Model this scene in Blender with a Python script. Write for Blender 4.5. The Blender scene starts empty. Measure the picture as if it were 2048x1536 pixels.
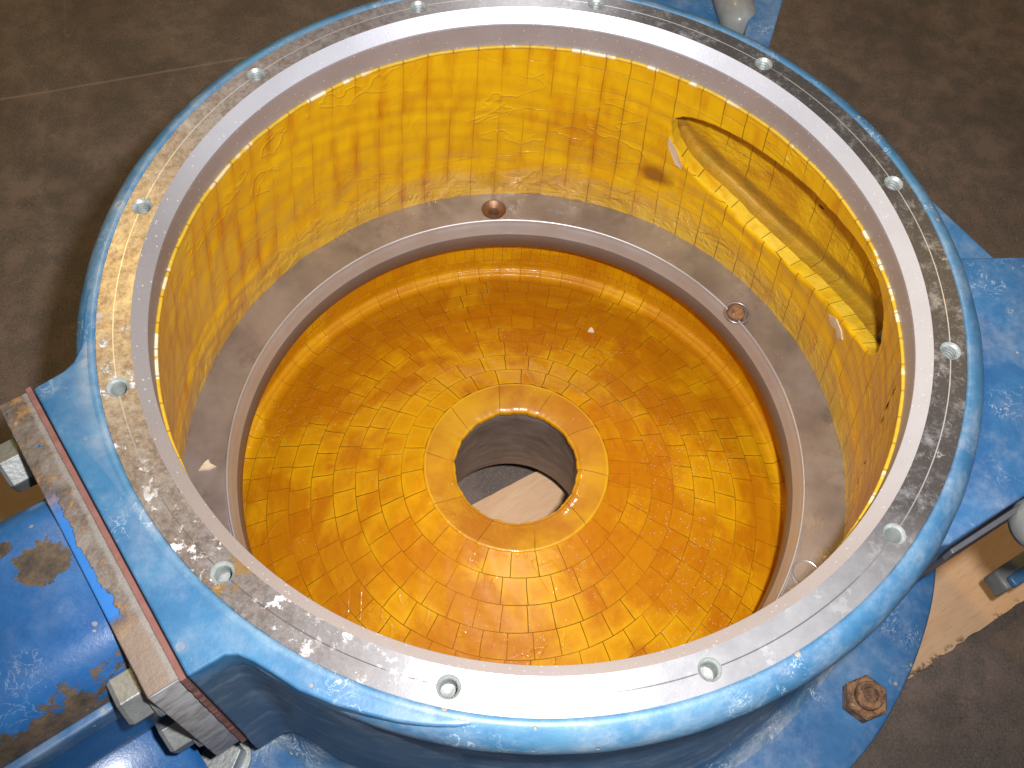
import bpy, math, random
import numpy as np
from math import sin, cos, pi, radians
from mathutils import Matrix, Vector

S = 0.28            # metres per model unit (one unit = radius of the bolt circle)
ZG = -1.91          # workshop floor height in model units
scene = bpy.context.scene

# ------------------------------------------------------------------ camera
cam_d = bpy.data.cameras.new('camera')
cam = bpy.data.objects.new('camera', cam_d)
scene.collection.objects.link(cam)
Rc = ((0.99584993, 0.07995363, 0.04347788),
      (0.09098856, -0.86416648, -0.49491148),
      (-0.00199784, 0.49681355, -0.867855))
M = Matrix(((Rc[0][0], -Rc[1][0], -Rc[2][0], -0.03253718 * S),
            (Rc[0][1], -Rc[1][1], -Rc[2][1], -1.45243702 * S),
            (Rc[0][2], -Rc[1][2], -Rc[2][2], (2.00366914 - ZG) * S),
            (0, 0, 0, 1)))
cam.matrix_world = M
cam_d.sensor_width = 36
cam_d.lens = 2022.3 / 2048 * 36
cam_d.clip_start = 0.01
cam_d.clip_end = 60
scene.camera = cam

# ------------------------------------------------------------------ light
world = bpy.data.worlds.new('World')
scene.world = world
world.use_nodes = True
bg = world.node_tree.nodes['Background']
bg.inputs[0].default_value = (1.0, 0.92, 0.89, 1)
bg.inputs[1].default_value = 0.10


def area(name, loc, target, size, power, col):
    d = bpy.data.lights.new(name, 'AREA')
    d.shape = 'DISK'
    d.size = size * S
    d.energy = power
    d.color = col
    o = bpy.data.objects.new(name, d)
    scene.collection.objects.link(o)
    o.location = (loc[0] * S, loc[1] * S, (loc[2] - ZG) * S)
    v = Vector(target) - Vector(loc)
    o.rotation_euler = v.to_track_quat('-Z', 'Y').to_euler()
    return o


fl = Vector((-0.0325, -1.4524, 2.0037)) + Vector(Rc[0]) * 0.20 - Vector(Rc[1]) * 0.16
fd = bpy.data.lights.new('camera_flash', 'SPOT')
fd.energy = 48.0
fd.color = (1.0, 0.985, 0.995)
fd.spot_size = radians(88)
fd.spot_blend = 1.0
fd.shadow_soft_size = 0.05 * S
fo = bpy.data.objects.new('camera_flash', fd)
scene.collection.objects.link(fo)
fo.location = (fl.x * S, fl.y * S, (fl.z - ZG) * S)
fo.rotation_euler = (Vector((0.06, -0.05, -0.3)) - fl).to_track_quat('-Z', 'Y').to_euler()
area('ceiling_lamp', (-5.2, 7.2, 11.0), (0, 0, 0), 0.4, 34.0, (1.0, 0.62, 0.07))
area('ceiling_lamp', (-3.2, 8.6, 11.0), (0, 0, 0), 0.5, 6.0, (1.0, 0.93, 0.90))
scene.view_settings.view_transform = 'Standard'
scene.view_settings.look = 'None'
scene.view_settings.exposure = 0.0
scene.view_settings.gamma = 1.0


# ------------------------------------------------------------------ node helper
class T:
    """one material's node tree with arithmetic on sockets"""
    def __init__(self, name):
        self.mat = bpy.data.materials.new(name)
        self.mat.use_nodes = True
        self.nt = self.mat.node_tree
        self.bsdf = self.nt.nodes['Principled BSDF']
        tc = self.nt.nodes.new('ShaderNodeTexCoord')
        self.P = self.vmath('SCALE', tc.outputs['Object'], scale=1.0 / S)
        sp = self.nt.nodes.new('ShaderNodeSeparateXYZ')
        self.nt.links.new(self.P.s, sp.inputs[0])
        self.x, self.y, self.z = [V(self, sp.outputs[i]) for i in range(3)]

    def polar(self):
        self.r = (self.x * self.x + self.y * self.y) ** 0.5
        self.th = self.m('ARCTAN2', self.y, self.x)

    def put(self, inp, v):
        if isinstance(v, V):
            self.nt.links.new(v.s, inp)
        elif hasattr(v, 'is_output'):
            self.nt.links.new(v, inp)
        elif isinstance(v, (tuple, list)):
            inp.default_value = tuple(v) + ((1,) if len(v) == 3 and len(inp.default_value) == 4 else ())
        else:
            inp.default_value = v

    def m(self, op, *a):
        n = self.nt.nodes.new('ShaderNodeMath')
        n.operation = op
        for i, v in enumerate(a):
            self.put(n.inputs[i], v)
        return V(self, n.outputs[0])

    def vmath(self, op, a, b=None, scale=None):
        n = self.nt.nodes.new('ShaderNodeVectorMath')
        n.operation = op
        self.put(n.inputs[0], a)
        if b is not None:
            self.put(n.inputs[1], b)
        if scale is not None:
            self.put(n.inputs['Scale'], scale)
        return V(self, n.outputs[1] if op in ('DOT_PRODUCT', 'LENGTH', 'DISTANCE') else n.outputs[0])

    def vec(self, x, y, z):
        n = self.nt.nodes.new('ShaderNodeCombineXYZ')
        for i, v in enumerate((x, y, z)):
            self.put(n.inputs[i], v)
        return V(self, n.outputs[0])

    def noise(self, scale, detail=3, rough=0.55, vec=None, dist=0.0, off=0.0):
        n = self.nt.nodes.new('ShaderNodeTexNoise')
        n.noise_dimensions = '4D'
        self.put(n.inputs['Vector'], self.P if vec is None else vec)
        n.inputs['W'].default_value = off
        n.inputs['Scale'].default_value = scale
        n.inputs['Detail'].default_value = detail
        n.inputs['Roughness'].default_value = rough
        n.inputs['Distortion'].default_value = dist
        return V(self, n.outputs['Fac'])

    def voro(self, scale, vec=None, feature='F1', rnd=1.0):
        n = self.nt.nodes.new('ShaderNodeTexVoronoi')
        n.feature = feature
        self.put(n.inputs['Vector'], self.P if vec is None else vec)
        n.inputs['Scale'].default_value = scale
        n.inputs['Randomness'].default_value = rnd
        return V(self, n.outputs['Distance'])

    def white(self, a, b, k=0.0):
        n = self.nt.nodes.new('ShaderNodeTexWhiteNoise')
        n.noise_dimensions = '3D'
        self.put(n.inputs['Vector'], self.vec(a, b, k))
        return V(self, n.outputs['Value'])

    def ss(self, v, lo, hi, a=0.0, b=1.0):
        n = self.nt.nodes.new('ShaderNodeMapRange')
        n.interpolation_type = 'SMOOTHSTEP'
        for i, q in enumerate((v, lo, hi, a, b)):
            self.put(n.inputs[i], q)
        return V(self, n.outputs[0])

    def mix(self, f, a, b):
        n = self.nt.nodes.new('ShaderNodeMix')
        n.data_type = 'RGBA'
        self.put(n.inputs[0], f)
        self.put(n.inputs[6], a)
        self.put(n.inputs[7], b)
        return V(self, n.outputs[2])

    def bump(self, h, strength=0.5, dist=0.01, normal=None):
        n = self.nt.nodes.new('ShaderNodeBump')
        n.inputs['Strength'].default_value = strength
        n.inputs['Distance'].default_value = dist * S
        self.put(n.inputs['Height'], h)
        if normal is not None:
            self.put(n.inputs['Normal'], normal)
        return V(self, n.outputs[0])

    def set(self, **k):
        for a, v in k.items():
            self.put(self.bsdf.inputs[a.replace('_', ' ')], v)
        return self.mat

    def ring_tangent(self):
        return self.vmath('NORMALIZE', self.vec(self.x, self.y, 0.0))


class V:
    def __init__(self, t, s):
        self.t, self.s = t, s

    def __add__(self, o): return self.t.m('ADD', self, o)
    __radd__ = __add__
    def __sub__(self, o): return self.t.m('SUBTRACT', self, o)
    def __rsub__(self, o): return self.t.m('SUBTRACT', o, self)
    def __mul__(self, o): return self.t.m('MULTIPLY', self, o)
    __rmul__ = __mul__
    def __truediv__(self, o): return self.t.m('DIVIDE', self, o)
    def __pow__(self, o): return self.t.m('POWER', self, o)
    def __neg__(self): return self.t.m('MULTIPLY', self, -1.0)
    def floor(self): return self.t.m('FLOOR', self)
    def fract(self): return self.t.m('FRACT', self)
    def abs(self): return self.t.m('ABSOLUTE', self)
    def min(self, o): return self.t.m('MINIMUM', self, o)
    def max(self, o): return self.t.m('MAXIMUM', self, o)


# ------------------------------------------------------------------ materials
def edge_dist(t, f):            # distance to the nearest integer, 0..0.5
    g = f.fract()
    return g.min(1.0 - g)


WRINK = 0.9


def m_lining(kind):
    t = T('resin_' + kind)
    t.polar()
    turn = t.th / (2 * pi) + 0.5
    warp = t.noise(5, 2, off=3) - 0.5
    if kind == 'wall':
        # upright strips of tile, offset from strip to strip
        N = 76.0
        u = turn * N + warp * 0.16
        col = u.floor()
        h = 0.105
        v = (t.z + warp * 0.02) / h + t.white(col, 1.0) * 3
        right = t.ss(t.th, 0.9, 1.75, 1.0, 0.0) * t.ss(t.th, -1.2, -0.8)
        eu, ev = edge_dist(t, u) * 0.08, edge_dist(t, v) * h
        tid = t.white(col, v.floor(), 5)
        vis_v = t.ss(t.noise(9, 2, off=11), 0.52, 0.66) * 0.5
        ju = (1.0 - t.ss(eu, 0.0004, 0.0017)) * t.ss(t.noise(6, 2, off=8), 0.35, 0.6) * (0.30 + right * 0.6)
        jv = (1.0 - t.ss(ev, 0.0004, 0.0017)) * (vis_v * 0.4 + right * 0.65)
        joint = ju.max(jv)
        halo = (1.0 - t.ss(eu, 0.0, 0.026)) * t.ss(t.noise(4, 2, off=5), 0.35, 0.7) * t.ss(right, 0, 1, 1.0, 0.35)
        blot = t.ss(t.noise(3.2, 4, 0.6, off=1), 0.46, 0.74)
        vb = t.ss(t.noise(7, 3, vec=t.vec(t.th * 3.2, t.z * 0.7, t.r), off=2), 0.45, 0.75)
        amber = (blot * 0.5 + vb * 0.5 + halo * 0.55 + (tid - 0.5) * 0.22 + 0.05)
        # crumpled film near the wear ring
        low = t.ss(t.z + (t.noise(3, 2, off=9) - 0.5) * 0.25, -0.66, -0.80)
        c1, c2 = (0.74, 0.455, 0.004), (0.55, 0.22, 0.003)
    else:
        hr = 0.079
        rr = t.r - t.z * t.ss(t.z, -1.32, -1.30) * t.ss(t.r, 0.99, 0.998) + (t.noise(2.2, 2, off=3) - 0.5) * 0.022
        v = (rr - 0.308) / hr
        row = v.floor()
        N = t.m('ROUND', (row * hr + 0.345) * (2 * pi / 0.084))
        u = turn * N + t.white(row, 2.0) + warp * 0.25
        eu, ev = edge_dist(t, u) * 0.082, edge_dist(t, v) * hr
        tid = t.white(u.floor(), row, 5)
        vis = t.ss(t.noise(4.2, 3, off=6), 0.36, 0.54)
        joint = (1.0 - t.ss(eu, 0.0004, 0.0016)).max((1.0 - t.ss(ev, 0.0004, 0.0015)) * 0.85) * (vis * 0.55 + 0.45)
        joint = joint * (1.0 - t.ss(t.noise(2.6, 6, 0.62, off=14, dist=0.5), 0.46, 0.56) * 0.6)
        blot = t.ss(t.noise(2.6, 6, 0.62, off=14, dist=0.5), 0.42, 0.55)
        cen = t.ss(eu.min(ev) + (warp * 0.02), 0.001, 0.022)
        streak = t.ss(t.noise(6, 3, vec=t.vec(t.r * 6, t.th * 1.4, 0.0), off=2), 0.45, 0.7)
        amber = blot * 0.74 + cen * (1.0 - blot) * 0.26 + streak * 0.14 + (tid - 0.5) * 0.20 + 0.04 - t.ss(t.r, 0.86, 1.0) * 0.35
        low = t.ss(t.r, 0.86, 0.95) * 0.5
        c1, c2 = (0.64, 0.330, 0.003), (0.42, 0.130, 0.002)
    fine = t.noise(60, 3, 0.7, off=4)
    amber = (amber + (fine - 0.5) * 0.18).max(0.0).min(1.0)
    c = t.mix(amber, c1, c2)
    c = t.mix(joint * (0.8 if kind == 'wall' else 0.92), c, (0.06, 0.020, 0.002))
    if kind != 'wall':
        sp = (1.0 - t.ss(t.voro(85), 0.12, 0.20)) * t.ss(t.noise(3, 4, off=20), 0.42, 0.60)
        sp = sp * t.ss(t.noise(50, 1, off=22), 0.46, 0.52)
        c = t.mix(sp * 0.8, c, (0.62, 0.50, 0.45))
        dk = (1.0 - t.ss(t.voro(17), 0.025, 0.05)) * t.ss(t.noise(11, 1, off=25), 0.5, 0.6)
        c = t.mix(dk * 0.6, c, (0.12, 0.05, 0.01))
    else:
        # one brown burn mark below the slot's end
        a = t.vec((t.th - 1.18) * 1.0, t.z + 0.64, 0.0)
        dd = t.vmath('LENGTH', a) + (t.noise(13, 3, off=30) - 0.5) * 0.10
        c = t.mix((1.0 - t.ss(dd, 0.02, 0.075)) * 0.8, c, (0.20, 0.055, 0.002))
    # film wrinkles: creased noise
    wv = t.vec(t.th * 1.3, t.r * 1.1, t.z * 2.6)
    n1 = t.noise(2.2, 3, 0.5, vec=wv, dist=1.2, off=40)
    rid = (n1 * 2 - 1).abs()
    crease = 1.0 - t.ss(rid, 0.0, 0.035)
    n2 = t.noise(9, 4, 0.6, dist=0.8, off=50)
    crum = (n2 * 2 - 1).abs()
    hgt = crease * 0.22 * t.ss(t.noise(3, 1, off=60), 0.45, 0.6) - joint * (0.6 if kind == 'wall' else 0.45) + n2 * (low * 1.0 + 0.05)
    hgt = hgt + (1.0 - crum) * low * 1.2 + tid * (0.05 if kind == 'wall' else 0.07) + fine * 0.03
    k_ = 1.0 if kind == 'wall' else 0.6
    b = t.bump(hgt, 0.75, 0.010 * k_)
    b2 = t.bump(hgt, 0.9, 0.014 * k_)
    return t.set(Base_Color=c, Roughness=0.45, Normal=b, Coat_Weight=0.45 if kind == 'wall' else 0.16, Coat_Roughness=0.12,
                 Coat_Normal=b2, Specular_IOR_Level=0.4 if kind == 'wall' else 0.2)


def m_lipstrip():
    t = T('lining_edge')
    t.polar()
    u = (t.th / (2 * pi)) * 76.0
    u2 = u * 2.3 + t.noise(3, 2) * 1.5
    k = t.white(u2.floor(), 3.0) + (t.noise(30, 3, off=2) - 0.5) * 0.8
    bare = t.ss(k, 0.72, 0.80)
    bare = bare * t.ss(t.noise(1.6, 2, off=9), 0.44, 0.56)
    c = t.mix(bare, t.mix(t.noise(25, 3), (0.40, 0.24, 0.01), (0.70, 0.44, 0.03)), (0.74, 0.62, 0.40))
    c = t.mix((1.0 - t.ss(edge_dist(t, u), 0.01, 0.05)) * 0.7, c, (0.2, 0.08, 0.01))
    return t.set(Base_Color=c, Roughness=0.5, Normal=t.bump(t.noise(40, 4, 0.7, off=4), 0.6, 0.006))


def m_flange():
    t = T('machined_flange')
    t.polar()
    az = t.th
    g = t.noise(260, 2, 0.6, vec=t.vec(t.r, az * 0.012, t.z))          # turning marks
    mot = t.noise(8, 5, 0.65, off=2)
    mot2 = t.noise(30, 4, 0.7, off=5)
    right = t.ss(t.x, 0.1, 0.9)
    left = t.ss(t.x, 0.05, -0.6)
    steel = t.mix(t.ss(mot, 0.3, 0.7), (0.60, 0.61, 0.65), (0.84, 0.85, 0.90))
    c = t.mix(left * t.ss(mot2 * 0.5 + mot * 0.5, 0.2, 0.6) * 0.85, steel, t.mix(t.ss(t.noise(70, 3, 0.8, off=61), 0.4, 0.6), (0.17, 0.125, 0.10), (0.36, 0.28, 0.23)))  # left: rust tint plus the room's brown reflection put into the colour
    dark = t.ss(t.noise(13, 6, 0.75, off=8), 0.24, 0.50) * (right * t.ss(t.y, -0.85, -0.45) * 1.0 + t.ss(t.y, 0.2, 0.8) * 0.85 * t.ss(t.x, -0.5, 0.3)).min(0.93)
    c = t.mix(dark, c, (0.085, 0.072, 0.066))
    # scribed bolt-circle line
    ln = 1.0 - t.ss((t.r - 1.0 + (t.noise(3, 1, off=6) - 0.5) * 0.003).abs(), 0.0007, 0.0019)
    ln = ln * t.ss(t.noise(7, 2, off=9), 0.28, 0.40)
    c = t.mix(ln * 0.9, c, t.mix(t.ss(t.y, -0.3, -0.8), (0.80, 0.80, 0.80), (0.22, 0.20, 0.2)))
    # chalky deposit along the front left
    fl_ = t.ss(t.x, 0.25, -0.45) * t.ss(t.y, -0.05, -0.35)
    ch = t.ss(t.noise(24, 5, 0.7, off=12), 0.535, 0.60) * t.ss(t.noise(7, 2, off=13), 0.40, 0.55) * (fl_ * 0.95 + 0.12).min(1.0)
    c = t.mix(ch * 0.85, c, (0.70, 0.70, 0.72))
    # yellow tape remnant
    sd = (1.0 - t.ss(((t.th + 2.185).abs()), 0.030, 0.034)) * t.ss(t.noise(26, 3, off=33), 0.47, 0.55)
    c = t.mix(sd * 0.6, c, (0.60, 0.34, 0.03))
    # random scratches
    sc = 1.0 - t.ss((t.noise(3.0, 1, vec=t.vec(t.x * 1 + t.y * 9, t.y * 1 - t.x * 4, 0.0), off=44) * 2 - 1).abs(), 0.0, 0.006)
    c = t.mix(sc * 0.35 * t.ss(t.noise(9, 1, off=45), 0.5, 0.6), c, (0.75, 0.75, 0.75))
    sc2 = 1.0 - t.ss((t.noise(4.0, 1, vec=t.vec(t.x * 6 - t.y * 3, t.y * 7 + t.x * 2, 0.0), off=47) * 2 - 1).abs(), 0.0, 0.012)
    c = t.mix(sc2 * 0.6 * t.ss(t.noise(14, 2, off=48), 0.55, 0.62) * t.ss(t.x, 0.0, 0.3), c, (0.9, 0.9, 0.9))
    gl = t.ss(t.noise(120, 2, 0.8, off=49), 0.55, 0.72)
    c = t.mix(gl * 0.2, c, (0.95, 0.93, 0.9))
    rough = 0.38 + mot2 * 0.12 + ch * 0.3 + dark * 0.08
    b = t.bump(g * 0.6 + mot2 * 0.35 + ln * -1.5 + ch * 0.8 + t.noise(170, 2, off=3) * 0.5, 0.35, 0.0007)
    return t.set(Base_Color=c, Metallic=(0.72 - ch * 0.7 - dark * 0.1).max(0.0), Roughness=rough, Anisotropic=0.93,
                 Tangent=t.ring_tangent(), Normal=b)


def m_bore(chamfer=False):
    t = T('turned_chamfer' if chamfer else 'turned_bore')
    t.polar()
    sp = t.noise(210, 2, 0.7)
    mot = t.noise(7, 4, 0.6, off=3)
    if chamfer:
        c = t.mix(mot, (0.55, 0.57, 0.64), (0.72, 0.74, 0.82))
    else:
        c = t.mix(mot, (0.33, 0.33, 0.365), (0.46, 0.46, 0.50))
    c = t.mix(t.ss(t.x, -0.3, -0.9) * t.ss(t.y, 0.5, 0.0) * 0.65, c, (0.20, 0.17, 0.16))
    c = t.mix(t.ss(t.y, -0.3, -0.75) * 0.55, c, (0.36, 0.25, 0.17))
    glue = 0.0
    if not chamfer:
        # olive glue squeezed out above the lining, in smears and short runs
        q = t.vec(t.x, t.y, 0.0)
        hh = t.ss(t.noise(9, 4, 0.7, vec=q, off=7), 0.50, 0.74) * 0.022 + t.ss(t.noise(42, 2, 0.6, vec=q, off=17), 0.62, 0.68) * 0.034 * t.ss(t.noise(5, 2, vec=q, off=19), 0.45, 0.55)
        glue = t.ss((hh - 0.122) - t.z, -0.001, 0.002) * t.ss(t.y, -0.5, -0.1) * t.ss(hh, 0.001, 0.004)
        c = t.mix(glue * 0.75, c, (0.16, 0.125, 0.02))
    gl = t.ss(t.voro(62), 0.20, 0.10) * t.ss(t.noise(50, 1, off=5), 0.47, 0.53)
    c = t.mix(sp * 0.25, c, (0.9, 0.9, 0.95))
    c = t.mix(gl * 0.8, c, (0.95, 0.95, 1.0))  # sparkle of the turned metal painted in as pale specks
    b = t.bump(sp * 1.0 + t.noise(90, 2, vec=t.vec(t.r * 3, t.th * 0.05, t.z * 3)) * 0.5, 0.3, 0.0012)
    return t.set(Base_Color=c, Metallic=(0.7 - glue * 0.6) if not chamfer else 0.5, Roughness=0.44 + mot * 0.1 - gl * 0.1, Anisotropic=0.6,
                 Tangent=t.ring_tangent(), Normal=b)


def m_ring(lip=False):
    t = T('ring_lip_steel' if lip else 'wear_ring_steel')
    t.polar()
    mot = t.noise(5, 5, 0.6, off=3)
    g = t.noise(120, 2, 0.6, vec=t.vec(t.r * 2, t.th * 0.02, t.z * 2))
    c = t.mix(t.ss(mot, 0.3, 0.7), (0.27, 0.25, 0.26), (0.44, 0.42, 0.44))
    st = t.ss(t.noise(4, 5, 0.7, off=9), 0.56, 0.68)
    c = t.mix(st * 0.6, c, (0.20, 0.17, 0.155))
    if lip:
        c = t.mix(t.ss(t.z, -0.988, -0.984), t.mix(mot, (0.20, 0.175, 0.165), (0.28, 0.25, 0.24)), t.mix(mot, (0.42, 0.43, 0.46), (0.62, 0.64, 0.68)))
    rough = (0.36 if lip else 0.24) + t.ss(t.noise(6, 4, off=6), 0.3, 0.7) * 0.16
    gr = 1.0 - t.ss((t.r - 0.975).abs(), 0.0006, 0.0016)
    b = t.bump(g * 0.5 + t.noise(9, 3, off=8) * 0.25 - gr * 0.6, 0.22, 0.0025)
    return t.set(Base_Color=c, Metallic=0.7 if lip else 0.7, Roughness=rough, Normal=b)


def m_blue(name='blue_paint', deep=(0.012, 0.115, 0.34), light=(0.07, 0.27, 0.50), dust=0.25, chip=0.45,
           rust=0.0, rough=0.42, rscale=3.0, side_shade=0.0):
    t = T(name)
    n1 = t.noise(3.5, 5, 0.6, off=1)
    n2 = t.noise(26, 4, 0.65, off=2)
    c = t.mix(t.ss(n1 * 0.7 + n2 * 0.3, 0.3, 0.7), deep, light)
    if dust:
        st = t.noise(7, 6, 0.72, vec=t.vec(t.x, t.y, t.z * 2.2), off=5)
        c = t.mix(t.ss(st, 0.42, 0.75) * dust, c, (0.42, 0.46, 0.50))
        cr = t.noise(18, 5, 0.6, dist=1.5, off=8)
        ln = (1.0 - t.ss((cr * 2 - 1).abs(), 0.0, 0.03)) * t.ss(t.noise(5, 3, off=19), 0.54, 0.66)
        c = t.mix((ln * dust * 1.8).min(0.8), c, (0.62, 0.68, 0.72))
    if side_shade:
        gz = t.ss(t.z + (n1 - 0.5) * 0.10, -0.02, -0.09)  # sides below the top edge dulled: grazing-light shade put into the colour
        c = t.mix(gz * side_shade, c, t.mix(t.ss(t.noise(9, 6, 0.7, vec=t.vec(t.x, t.y, t.z * 1.8), off=15), 0.45, 0.7), (0.045, 0.085, 0.14), (0.20, 0.24, 0.29)))
    v = t.voro(16) + (n2 - 0.5) * 0.12
    ch = (1.0 - t.ss(v, 0.07, 0.105)) * t.ss(t.noise(6, 2, off=11), 0.50, 0.56) * chip * 2
    v2 = t.voro(7.3) + (n2 - 0.5) * 0.10
    ch = ch.max((1.0 - t.ss(v2, 0.05, 0.085)) * t.ss(t.noise(4, 2, off=71), 0.5, 0.56) * chip).min(1.0)
    halo = (1.0 - t.ss(v2, 0.06, 0.17)) * t.ss(t.noise(4, 2, off=71), 0.5, 0.56) * chip
    c = t.mix(halo * 0.35, c, (0.45, 0.52, 0.58))
    c = t.mix(ch, c, t.mix(n2, (0.26, 0.20, 0.15), (0.42, 0.38, 0.32)))
    h = n2 * 0.15 - ch * 0.6 + t.noise(150, 2, off=6) * 0.10
    rg = rough + n2 * 0.12 + ch * 0.3
    if rust:
        ns = t.noise(rscale, 7, 0.62, off=21, dist=0.3)
        pn = t.x * -0.7718 + t.y * -0.6359
        pt = t.x * 0.6359 + t.y * -0.7718
        ra = t.noise(26, 7, 0.72, off=33) - 0.5
        d1 = t.vmath('LENGTH', t.vec((pn - 1.262) * 0.8, pt - 0.02, 0.0)) + ra * 0.09
        d2 = t.vmath('LENGTH', t.vec((pn - 1.325), (pt + 0.055) * 1.6, 0.0)) + ra * 0.03
        d3 = 0.300 - pt + ra * 0.15 + (t.noise(9, 2, off=35) - 0.5) * 0.09
        up = t.ss(t.z, -0.24, -0.20)
        rm = (1.0 - t.ss(d1, 0.046, 0.049)).max(1.0 - t.ss(d2, 0.026, 0.028)).max((1.0 - t.ss(d3, 0.018, 0.021)) * t.ss(t.z, -0.165, -0.160))
        rm = (rm * up).max(t.ss(ns, 0.70, 0.708) * 0.9)
        rc = t.mix(t.ss(t.noise(22, 5, 0.75, off=23), 0.3, 0.7), (0.035, 0.030, 0.027), (0.135, 0.095, 0.06))
        rc = t.mix(t.ss(t.noise(12, 5, 0.75, off=27), 0.62, 0.70), rc, (0.62, 0.64, 0.66))
        c = t.mix(rm, c, rc)
        rg = rg + rm * 0.4
        h = h - rm * 0.6 + t.noise(50, 5, off=29) * rm * 0.9
    b = t.bump(h, 0.5, 0.008)
    return t.set(Base_Color=c, Roughness=rg.min(1.0), Normal=b, Coat_Weight=0.25, Coat_Roughness=0.22)


def m_rustplate():
    t = T('rusty_steel_plate')
    n = t.x * -0.772 + t.y * -0.636
    tt = t.x * 0.636 + t.y * -0.772
    a = t.noise(11, 7, 0.72, off=1)
    b_ = t.noise(34, 5, 0.7, off=2)
    c = t.mix(t.ss(a, 0.35, 0.62), (0.22, 0.19, 0.165), (0.085, 0.066, 0.055))
    c = t.mix(t.ss(b_ * 0.5 + a * 0.5, 0.50, 0.60), c, (0.30, 0.165, 0.065))
    c = t.mix(t.ss(b_, 0.63, 0.70) * 0.5, c, (0.42, 0.33, 0.22))
    tan = t.ss(tt, 0.21, 0.27)
    c = t.mix(tan * 0.8, c, t.mix(a, (0.19, 0.135, 0.10), (0.27, 0.21, 0.165)))
    strip = 1.0 - t.ss(n + (a - 0.5) * 0.02, 1.142, 1.152)
    c = t.mix(strip * 0.8, c, t.mix(b_, (0.16, 0.15, 0.14), (0.32, 0.30, 0.28)))
    side = t.ss(tt, 0.3935, 0.3955)
    c = t.mix(side, c, t.mix(t.ss(t.noise(3, 4, off=9, vec=t.vec(t.x * 6, t.y * 6, t.z * 9)), 0.4, 0.62),
                             (0.45, 0.45, 0.46), (0.27, 0.25, 0.24)))
    edge = n - 1.168 + (t.noise(20, 6, 0.7, off=12) - 0.5) * 0.05 - (1.0 - t.ss((tt - 0.04).abs(), 0.06, 0.22)) * 0.016
    pm = t.ss(edge + 0.002, 0.0, 0.0015) * t.ss(tt, -0.13, -0.02) * (1.0 - t.ss(tt, 0.21, 0.23))
    sp = t.ss(t.noise(17, 4, off=17), 0.66, 0.68) * (1.0 - t.ss(tt, 0.1, 0.2))
    pm = pm.max(sp)
    c = t.mix(pm, c, (0.02, 0.16, 0.50))
    bb = t.bump((b_ * (1.0 - pm) + a * 0.5) * (1.0 - side * 0.8), 0.8, 0.010)
    return t.set(Base_Color=c, Metallic=0.0, Roughness=0.62 - side * 0.15, Normal=bb)


def m_gasket():
    t = T('red_gasket')
    c = t.mix(t.noise(40, 4, off=1), (0.16, 0.065, 0.055), (0.26, 0.12, 0.10))
    return t.set(Base_Color=c, Roughness=0.85, Normal=t.bump(t.noise(60, 4), 0.6, 0.006))


def m_zinc(name='zinc_bolt', c1=(0.20, 0.215, 0.21), c2=(0.42, 0.44, 0.43), metal=0.6):
    t = T(name)
    a = t.noise(30, 5, 0.7)
    c = t.mix(a, c1, c2)
    return t.set(Base_Color=c, Metallic=metal, Roughness=0.38 + a * 0.2, Normal=t.bump(t.noise(90, 3), 0.3, 0.004))


def m_rust():
    t = T('rust')
    a = t.noise(26, 6, 0.72)
    b_ = t.noise(70, 4, 0.7, off=3)
    c = t.mix(t.ss(a, 0.38, 0.62), (0.11, 0.055, 0.03), (0.33, 0.17, 0.08))
    c = t.mix(t.ss(b_, 0.55, 0.68) * 0.6, c, (0.50, 0.34, 0.22))
    return t.set(Base_Color=c, Roughness=0.7, Metallic=0.1, Normal=t.bump(a + b_ * 0.5, 0.9, 0.012))


def m_pipe():
    t = T('outlet_pipe_steel')
    t.polar()
    v = t.vec(t.th * 0.5, t.r, t.z * 5)
    a = t.noise(4, 5, 0.65, vec=v)
    c = t.mix(t.ss(a, 0.3, 0.7), (0.20, 0.145, 0.115), (0.36, 0.30, 0.27))
    c = t.mix(t.ss(t.noise(9, 5, 0.7, vec=v, off=4), 0.55, 0.7) * 0.6, c, (0.10, 0.085, 0.08))
    return t.set(Base_Color=c, Roughness=0.5, Metallic=0.5, Normal=t.bump(t.noise(30, 4, vec=v), 0.4, 0.006))


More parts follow.
